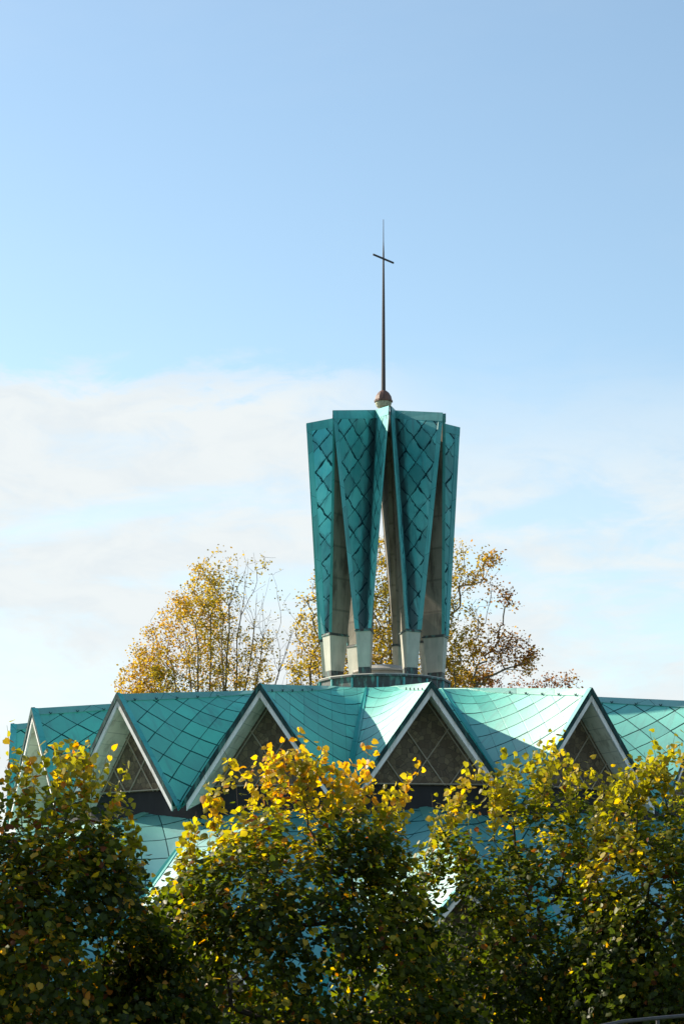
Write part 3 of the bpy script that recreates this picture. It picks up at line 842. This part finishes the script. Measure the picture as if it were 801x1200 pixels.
far_tree('autumn_tree', 'low russet tree whose crown tops peep over the roof right of the tower', 118.0,
         [(520, 800), (535, 772), (560, 770), (590, 782), (620, 792), (645, 796), (668, 790), (680, 806)],
         3.4, 1700, 20, 23, [(-.6, 13), (-.2, 13.5), (.2, 13), (.6, 13.5)], lambda x, y: .85, .15, .78,
         extra=[(662, 800, 8, 26), (640, 796, 6, 14)])

# ------------------------------------------------------------------ handrail at the lower right
rl = empty('handrail', (2.4, 21.0, ground_z(3, 21)), 'grey steel handrail below the linden at the lower right corner', 'railing')
def make_rail():
    b = MB(); L = Vector(rl.location)
    pts = [px2w(x, y, 21.0 + (x - 700) * .006) for x, y in ((640, 1222), (690, 1205), (730, 1197), (770, 1193), (810, 1189.5), (860, 1187), (930, 1186))]
    b.tube([Vector(p) - L for p in pts], [.020] * len(pts), 10)
    b.build('rail', M['steel'], rl, smooth=True)
    for i in (0, 3, 6):
        p = Vector(pts[i]); q = MB()
        q.tube([p - L + Vector((0, 0, -.02)), Vector((p.x, p.y, ground_z(p.x, p.y) - .05)) - L], [.02, .02], 10)
        q.build('post', M['steel'], rl, smooth=True)
make_rail()

# ------------------------------------------------------------------ light, sky, camera
AZ, EL = 28.0, 28.0            # sun to the left, AZ degrees behind the picture plane
S = Vector((-math.cos(R_(AZ)) * math.cos(R_(EL)), math.sin(R_(AZ)) * math.cos(R_(EL)), math.sin(R_(EL))))
ld = bpy.data.lights.new('sun', 'SUN'); ld.energy = 5.0; ld.angle = R_(.5); ld.color = (1.0, .89, .72)
lo = bpy.data.objects.new('sun', ld); COL.objects.link(lo); lo.rotation_euler = S.to_track_quat('Z', 'Y').to_euler()

w = bpy.data.worlds.new('World'); scene.world = w
t = NT(w)
sky = t.n('ShaderNodeTexSky', sky_type='NISHITA'); sky.sun_disc = False
sky.sun_elevation = R_(EL); sky.sun_rotation = math.atan2(S.x, S.y); sky.air_density = 1.0; sky.dust_density = .4; sky.ozone_density = 2.0
g = t.n('ShaderNodeTexCoord').outputs['Generated']
sep = t.n('ShaderNodeSeparateXYZ'); t.set(sep.inputs[0], g)
zc = t.m('MAXIMUM', sep.outputs[2], 0.0)
den = t.m('ADD', zc, .10)
cv = t.n('ShaderNodeCombineXYZ')
t.set(cv.inputs[0], t.m('DIVIDE', sep.outputs[0], den)); t.set(cv.inputs[1], t.m('MULTIPLY', t.m('DIVIDE', sep.outputs[1], den), 1.0)); t.set(cv.inputs[2], t.m('MULTIPLY', zc, 3.0))
n1 = t.noise(t.mapv(cv.outputs[0], (1.0, 1.0, 1.0), (1.3, .4, 0)), 1.5, 7, .55, .3)
n2 = t.noise(t.mapv(g, (8.0, 8.0, 30.0), (2.1, 0, .7)), 1.0, 9, .60, .5)
n3 = t.noise(t.mapv(g, (26.0, 26.0, 64.0), (.3, 0, 1.7)), 1.0, 8, .62, .6)
# cloud bank: thick low on the left, thinning to the right
lx = sep.outputs[0]
edge_n = t.m('ADD', sep.outputs[2], t.m('ADD', t.m('MULTIPLY', t.m('SUBTRACT', n2, .5), .06), t.m('MULTIPLY', t.m('SUBTRACT', n3, .5), .035)))
bankL = t.m('SUBTRACT', 1.0, t.step(edge_n, .256, .272))
bankR = t.m('SUBTRACT', 1.0, t.step(edge_n, .195, .285))
left = t.m('SUBTRACT', 1.0, t.step(t.m('ADD', lx, t.m('MULTIPLY', t.m('SUBTRACT', n1, .5), .10)), -.05, .045))
gaps = t.step(t.m('ADD', t.m('MULTIPLY', n2, .75), t.m('MULTIPLY', n3, .25)), .36, .56)
dl = t.m('MULTIPLY', bankL, t.m('ADD', .50, t.m('MULTIPLY', gaps, .48)))
dr = t.m('MULTIPLY', bankR, t.m('ADD', .24, t.m('MULTIPLY', gaps, .70)))
dens = t.m('ADD', t.m('MULTIPLY', dl, left), t.m('MULTIPLY', dr, t.m('SUBTRACT', 1.0, left)))
wisp = t.m('MULTIPLY', t.step(n1, .52, .85), .16)
dens = t.m('MINIMUM', t.m('ADD', dens, wisp), .98)
skyc = t.mix(1.0, sky.outputs[0], (1.02, .99, .87, 1), 'MULTIPLY')
cl = t.mix(dens, skyc, t.mix(t.step(n3, .32, .62), (3.60, 3.88, 4.02, 1), (3.88, 4.10, 4.14, 1)))
bg = t.n('ShaderNodeBackground'); t.set(bg.inputs[0], cl); bg.inputs[1].default_value = .125
o = t.n('ShaderNodeOutputWorld'); t.set(o.inputs[0], bg.outputs[0])

cd = bpy.data.cameras.new('camera'); cam = bpy.data.objects.new('camera', cd); COL.objects.link(cam)
cam.location = (0, 0, EZ); cam.rotation_euler = (R_(90), 0, 0)
cd.sensor_fit = 'VERTICAL'; cd.sensor_height = 36; cd.sensor_width = 24
cd.lens = F_PX / 1200 * 36; cd.shift_y = (YH - 600) / 1200; cd.shift_x = -(CX - 400.5) / 1200; cd.clip_end = 20000; cd.clip_start = .1
scene.camera = cam
scene.view_settings.view_transform = 'Standard'; scene.view_settings.look = 'None'
scene.view_settings.exposure = 0.85; scene.view_settings.gamma = 1.0
scene.view_settings.use_curve_mapping = False
scene.cycles.max_bounces = 8; scene.cycles.transmission_bounces = 4
